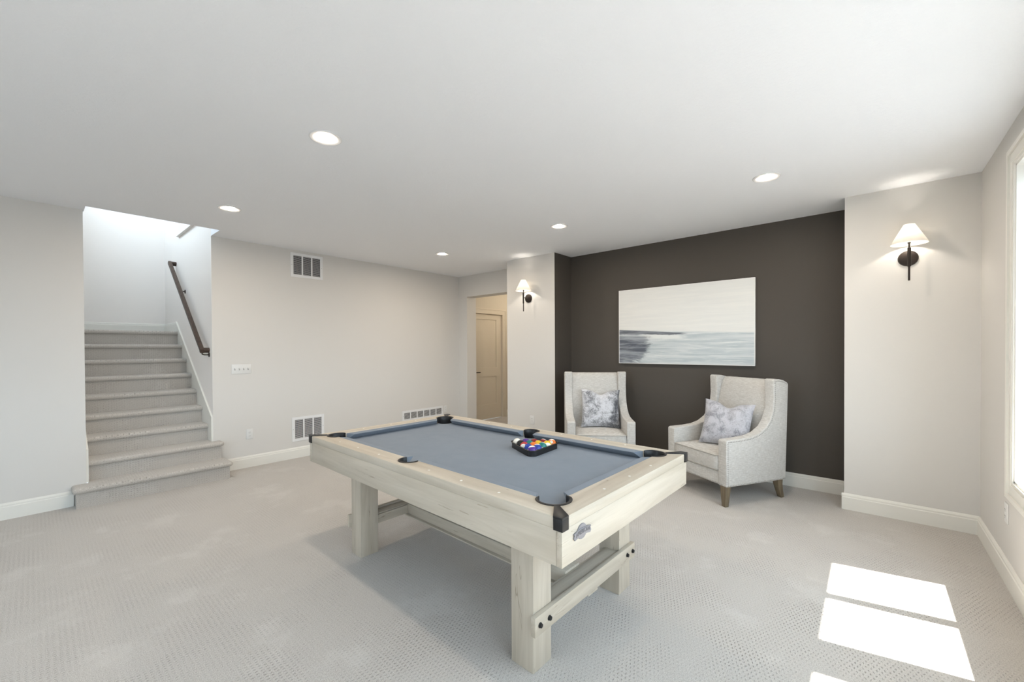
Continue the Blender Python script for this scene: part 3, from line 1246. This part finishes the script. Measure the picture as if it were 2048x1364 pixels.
SIDE = [(-.368, .180), (-.370, .40), (-.371, .585), (-.358, .600), (-.20, .603), (-.08, .612), (.02, .638), (.10, .685), (.155, .750), (.190, .84), (.200, .94), (.196, 1.05), (.192, 1.118),
        (.205, 1.131), (.27, 1.128), (.33, 1.115), (.378, 1.092), (.385, 1.07), (.372, .70), (.352, .180)]


def inset_path():
    P_ = [(-.350, .195), (-.352, .40), (-.352, .572), (-.345, .583), (-.20, .585), (-.075, .594), (.03, .622), (.113, .672), (.172, .742), (.208, .835), (.219, .94), (.215, 1.05), (.213, 1.106),
          (.268, 1.110), (.325, 1.098), (.366, 1.078)]
    return P_


def along(P_, step):
    out, carry = [], 0
    for (x0, y0), (x1, y1) in zip(P_, P_[1:]):
        L = math.hypot(x1 - x0, y1 - y0)
        t = carry
        while t < L:
            out.append((x0 + (x1 - x0) * t / L, y0 + (y1 - y0) * t / L))
            t += step
        carry = t - L
    return out


M_NAIL = plain('pewter_nailhead', (.42, .405, .38), .4, .6)


def dome(m, c, n, r=.0062):
    """low dome on axis n = 0 (x) or 1 (y), sign s"""
    ax, s = n
    prof = [(r, 0), (r * .8, r * .35), (r * .4, r * .58), (0, r * .62)]
    prof = [(a, b * s) for a, b in prof]
    m.lathe(prof, c, ax, 8)


def armchair(loc, rotz, label):
    t = thing('armchair', label, 'armchair', loc, rotz, 'wingback armchairs by the dark wall')
    for s in (-1, 1):
        x0, x1 = sorted((s * .380, s * .285))
        sp = MB().prism(SIDE, 0, x0, x1).build('side_panel', M_LINEN, t, bevel=.017, seg=4, angle=60, limit=40)
        m = MB()
        for y, z in along(inset_path(), .0185) + along([(-.345, .192), (.345, .192)], .0185):
            dome(m, (s * .3798, y, z), (0, s))
        m.build('nailhead_trim', M_NAIL, sp)['label'] = 'row of small pewter nailheads'
    # outside back and front rail
    MB().prism([(.330, .182), (.352, .180), (.372, .70), (.384, 1.07), (.376, 1.088), (.352, 1.088), (.330, .70)], 0, -.286, .286).build('outer_back', M_LINEN, t, bevel=.006, seg=2)
    fr = MB().box(-.286, .286, -.362, .33, .182, .304).build('seat_rail', M_LINEN, t, bevel=.012, seg=3)
    m = MB()
    for x, _ in along([(-.345, 0), (.345, 0)], .0185):
        dome(m, (x, -.3615 if abs(x) < .28 else -.3700, .194), (1, -1))
    m.build('nailhead_trim', M_NAIL, fr)['label'] = 'row of small pewter nailheads'
    # seat cushion
    m = soft_pad(.566, .575, .140, crown=.028, r=.03)
    for v in m.bm.verts:
        v.co += Vector((0, -.085, .305))
    sc_ = m.build('seat_cushion', M_LINEN, t, bevel=0, angle=180)
    for zz in (.443, .315):
        loop = []
        X, Y0, Y1, r = .283, -.3745, .19, .03
        for cx, cy, a0 in ((X - r, Y0 + r, -PI / 2), (X - r, Y1 - r, 0), (-X + r, Y1 - r, PI / 2), (-X + r, Y0 + r, PI)):
            for i in range(5):
                a = a0 + PI / 2 * i / 4
                loop.append((cx + r * math.cos(a), cy + r * math.sin(a), zz))
        loop.append(loop[0])
        MB().tube(loop, .0048, 8).build('piping', M_PIPING, sc_)
    # inner back, leaning
    m = MB()
    rings = []
    nz, nx = 16, 12
    for i in range(nz + 1):
        k = i / nz
        z = .42 + k * .692
        yf = .165 + .095 * k - .030 * math.sin(PI * k)
        if k > .93:
            yf += (k - .93) * .35
        ring = []
        for j in range(nx + 1):
            u = -1 + 2 * j / nx
            ring.append((u * .284, yf + .020 * abs(u) ** 4, z))
        ring += [(.284, .345 + .03 * k, z), (-.284, .345 + .03 * k, z)]
        rings.append(ring)
    m.loft(rings)
    m.build('backrest', M_LINEN, t, angle=60)
    # legs: square tapered front, sabre back
    for s in (-1, 1):
        x0 = s * .335
        m = MB()
        m.loft([[(x0 + a * w2 + s * dx, -.335 + b * w2 - dy, z) for a, b in ((-1, -1), (1, -1), (1, 1), (-1, 1))] for w2, dx, dy, z in ((.032, 0, 0, .183), (.026, .004, .006, .09), (.020, .010, .014, 0))])
        m.build('leg', M_LEG, t, bevel=.003, seg=2)
        m = MB()
        m.loft([[(x0 + a * w2, .300 + b * w2 + dy, z) for a, b in ((-1, -1), (1, -1), (1, 1), (-1, 1))] for w2, dy, z in ((.032, 0, .183), (.028, .006, .13), (.024, .022, .07), (.020, .045, 0))])
        m.build('leg', M_LEG, t, bevel=.003, seg=2)
    return t


ARM_R = ((-1.109, 4.527, 0), math.radians(-30))
ARM_L = ((-2.506, 4.470, 0), math.radians(36))
armchair(*ARM_R, 'pale linen wingback armchair angled left, beside the right wall pier')
armchair(*ARM_L, 'pale linen wingback armchair in the alcove corner behind the pool table')


def pillow(loc, rot, size, label, mat, seed):
    t = thing('throw_pillow', label, 'pillow', loc, 0, 'velvet throw pillows on the armchairs')
    t.rotation_euler = rot
    n = 26
    for side, mm, nm in ((1, mat, 'velvet_front'), (-1, M_PILLOWBACK, 'cotton_back')):
        m = MB()
        G = []
        for i in range(n + 1):
            row = []
            for j in range(n + 1):
                u, v = -1 + 2 * i / n, -1 + 2 * j / n
                th_ = (max(0, 1 - u ** 4) * max(0, 1 - v ** 4)) ** .55 * .072
                x = u * size / 2 * (1 - .085 * (1 - v * v))
                z = v * size / 2 * (1 - .085 * (1 - u * u))
                chop = math.exp(-(u / .33) ** 2) * max(0, v) ** 2
                z -= .050 * chop
                th_ *= 1 - .35 * math.exp(-(u / .22) ** 2) * max(0, v)
                edge = max(abs(u), abs(v)) > .999
                if not edge:
                    th_ += .004 * mnoise.noise(Vector((u * 3 + seed, v * 3, side))) + .003 * mnoise.noise(Vector((u * 9, v * 7 + seed, side)))
                row.append(m.bm.verts.new((x, -side * max(th_, .0008), z + size / 2)))
            G.append(row)
        for i in range(n):
            for j in range(n):
                m.bm.faces.new((G[i][j], G[i + 1][j], G[i + 1][j + 1], G[i][j + 1]))
        o_ = m.build(nm, mm, t, angle=180)
    return t


def chair_pt(ch, x, y, z):
    (cx, cy, cz), r = ch
    return Vector((cx + x * math.cos(r) - y * math.sin(r), cy + x * math.sin(r) + y * math.cos(r), z))


pillow(chair_pt(ARM_L, 0.04, -.015, .464), (math.radians(-17), math.radians(2), ARM_L[1] + .02), .475, 'crushed velvet pillow on the armchair in the alcove corner', M_VELVET, 1.3)
pillow(chair_pt(ARM_R, .085, -.105, .462), (math.radians(-20), math.radians(3.5), ARM_R[1] + math.radians(30)), .455, 'smoother grey velvet pillow on the armchair beside the right pier', M_VELVET2, 5.1)

# ------------------------------------------------------------------ painting
pa = thing('painting', 'large abstract grey seascape canvas on the charcoal wall', 'painting', (-1.72, YD, 1.702))
boxo('canvas', M_PAINTING, -.787, .787, -.042, -.004, -.475, .475, parent=pa, bevel=.002)


# ------------------------------------------------------------------ wall sconces
def sconce(x, label):
    z = 2.146
    t = thing('wall_sconce', label, 'wall lamp', (x, YC, z), 0, 'black sconces with white shades')
    D = -.12
    m = MB()
    m.lathe([(0, -.016), (.050, -.016), (.060, -.012), (.063, 0), (0, 0)], (0, 0, 0), 1, 36)
    m.build('back_plate', M_BRONZE, t)
    m = MB()
    m.tube([(0, -.012, 0), (0, D + .008, 0)], .0055, 12)
    m.build('arm', M_BRONZE, t)
    m = MB()
    m.lathe([(0, -.194), (.0070, -.194), (.0070, -.083), (.0115, -.081), (.0115, .066), (.0060, .068), (.0060, .098), (.010, .100), (.010, .108), (0, .108)], (0, D, 0), 2, 20)
    m.build('stem', M_BRONZE, t)
    m = MB()
    r0, r1, z0, z1 = .1130, .034, .096, .250
    m.lathe([(r0, z0), (r0 * .66 + r1 * .34, z0 * .66 + z1 * .34), (r0 * .33 + r1 * .67, z0 * .33 + z1 * .67), (r1, z1), (r1 - .0015, z1), (r0 - .0015, z0), (r0, z0)], (0, D, 0), 2, 48)
    m.build('lamp_shade', M_SHADE, t)['label'] = 'white tapered fabric shade'
    m = MB()
    m.sphere((0, D, .168), .021, 20, 12)
    m.build('bulb', M_BULB, t)
    m = MB()
    m.lathe([(0, .108), (.0085, .108), (.0085, .150), (0, .150)], (0, D, 0), 2, 14)
    m.build('socket', M_PEARL, t)
    return t


sconce(.229, 'lit black wall sconce on the pier right of the dark wall')
sconce(-3.722, 'lit black wall sconce on the pier left of the dark wall')


# ------------------------------------------------------------------ ceiling downlights
def downlight(x, y, label):
    t = thing('ceiling_downlight', label, 'ceiling light', (x, y, H), 0, 'recessed ceiling downlights')
    m = MB()
    m.lathe([(.094, 0), (.094, -.004), (.088, -.0075), (.076, -.0065), (.058, -.004), (.050, -.0015), (.050, 0)], (0, 0, 0), 2, 48)
    m.build('trim_ring', M_GRILLE, t)
    m = MB()
    m.lathe([(.0505, -.0022), (0, -.0028)], (0, 0, 0), 2, 48)
    m.build('lens', M_LENS, t)['label'] = 'glowing white lens'
    return t


downlight(-2.549, 1.197, 'lit ceiling downlight nearest the viewer, the largest of the five')
downlight(-.609, 3.706, 'lit ceiling downlight in front of the pier right of the dark wall')
downlight(-4.485, 1.205, 'lit ceiling downlight by the top corner of the stair opening')
downlight(-2.528, 3.703, 'lit ceiling downlight before the dark wall, above the left end of the painting')
downlight(-4.468, 3.707, 'lit ceiling downlight farthest back, near the hall opening')
# unseen light with no fixture, added to brighten the hall
hl = bpy.data.lights.new('hall_fill', 'POINT')
hl.energy = 11
hl.color = (1, .87, .70)
hl.shadow_soft_size = .12
ho = bpy.data.objects.new('hall_fill', hl)
COL.objects.link(ho)
ho.location = (-4.75, 6.5, 2.5)


# ------------------------------------------------------------------ vents, switches, sockets on the left wall
def vent(y0, y1, z0, z1, bays, slats, label, border=.036):
    yc_, zc_ = (y0 + y1) / 2, (z0 + z1) / 2
    t = thing('air_vent', label, 'air vent', (XW, yc_, zc_))
    hw, hh = (y1 - y0) / 2, (z1 - z0) / 2
    bar = .018
    iw = 2 * hw - 2 * border
    bw = (iw - bar * (bays - 1)) / bays
    m = MB()
    m.box(0, .007, -hw, -hw + border, -hh, hh)
    m.box(0, .007, hw - border, hw, -hh, hh)
    m.box(0, .007, -hw + border, hw - border, -hh, -hh + border)
    m.box(0, .007, -hw + border, hw - border, hh - border, hh)
    for k in range(bays - 1):
        a = -hw + border + bw * (k + 1) + bar * k
        m.box(0, .007, a, a + bar, -hh + border, hh - border)
    m.build('frame', M_GRILLE, t, bevel=.0015, seg=1)
    m = MB()
    m.box(.0002, .0010, -hw + border, hw - border, -hh + border, hh - border)  # flat dark sheet in place of the shade inside the duct
    m.build('duct_shade', M_VOID, t, smooth=False)
    for k in range(bays):
        a = -hw + border + (bw + bar) * k
        m = MB()
        ih = 2 * hh - 2 * border
        for i in range(slats):
            z = -hh + border + ih * (i + .5) / slats
            p = ih / slats
            m.prism([(.0012, z + p * .10), (.0022, z + p * .16), (.0066, z - p * .02), (.0056, z - p * .16)], 1, a, a + bw)
        m.build('louvres', M_GRILLE, t, smooth=False)
    for s in (-1, 1):
        m = MB()
        m.lathe([(0, .0085), (.003, .0082), (.0035, .007)], (0, s * (hw - border * .45), 0), 0, 10)
        m.build('screw', M_SLOT, t)
    return t


vent(2.211, 2.632, 2.382, 2.700, 3, 19, 'square white return air vent high on the left wall under the ceiling')
vent(2.211, 2.632, .218, .536, 3, 19, 'square white air vent low on the left wall above the baseboard')
vent(3.898, 4.744, .247, .421, 6, 8, 'long low six-bay white air vent on the left wall near the corner')


def plate(name, label, cat, loc, rotz, w_, h_, kind, gangs=1, group=None):
    """local frame: x across, y out of the wall is negative, z up"""
    t = thing(name, label, cat, loc, rotz, group)
    m = MB()
    m.box(-w_ / 2, w_ / 2, -.006, 0, -h_ / 2, h_ / 2)
    m.build('cover_plate', M_PLATE, t, bevel=.003, seg=2)
    for g in range(gangs):
        x = (g - (gangs - 1) / 2) * .046
        if kind == 'toggle':
            m = MB()
            m.box(x - .0055, x + .0055, -.0068, -.0058, -.0125, .0125)
            m.build('toggle_slot', M_SLOT, t, smooth=False)
            m = MB()
            up_ = 1 if g in (0, 1, 2, 3) else -1
            m.prism([(-.006, -.008), (-.006, .008), (-.017, .013 * up_ + .002), (-.018, .007 * up_ - .002)], 0, x - .004, x + .004)
            m.build('toggle', M_PLATE, t, bevel=.001, seg=1)
        elif kind == 'socket':
            for z in (-.020, .020):
                m = MB()
                m.lathe([(0, -.0085), (.0155, -.0085), (.0168, -.006)], (x, 0, z), 1, 20)
                r_ = m.build('receptacle', M_PLATE, t)
                m = MB()
                m.box(x - .0075, x - .0052, -.0092, -.0083, z - .002, z + .007)
                m.box(x + .0052, x + .0075, -.0092, -.0083, z - .002, z + .007)
                m.lathe([(0, -.0092), (.0026, -.0092), (.0026, -.0083)], (x, 0, z - .0085), 1, 10)
                m.build('slots', M_SLOT, r_, smooth=False)
        elif kind == 'rocker':
            m = MB()
            m.box(x - .0165, x + .0165, -.0085, -.0055, -.033, .033)
            r_ = m.build('insert', M_PLATE, t, bevel=.0015, seg=1)
            for z in (-.018, .018):
                m = MB()
                m.box(x - .0075, x - .0052, -.0092, -.0083, z - .002, z + .007)
                m.box(x + .0052, x + .0075, -.0092, -.0083, z - .002, z + .007)
                m.build('slots', M_SLOT, r_, smooth=False)
    return t


plate('light_switch', 'white four-gang light switch plate on the left wall beside the stairs', 'light switch', (XW, 1.642, 1.197), PI / 2, .208, .114, 'toggle', 4)
plate('power_outlet', 'white power outlet low on the left wall between stairs and square vent', 'power outlet', (XW, 1.722, .402), PI / 2, .076, .122, 'socket', 1, 'white power outlets')
plate('power_outlet', 'white power outlet on the left wall just right of the long vent', 'power outlet', (XW, 4.797, .362), PI / 2, .076, .122, 'rocker', 1, 'white power outlets')
plate('power_outlet', 'white power outlet low on the pier under the left sconce', 'power outlet', (-3.668, YC, .404), 0, .076, .122, 'rocker', 1, 'white power outlets')
plate('power_outlet', 'white power outlet on the window wall below the window', 'power outlet', (XR, 3.86, .415), -PI / 2, .076, .122, 'socket', 1, 'white power outlets')
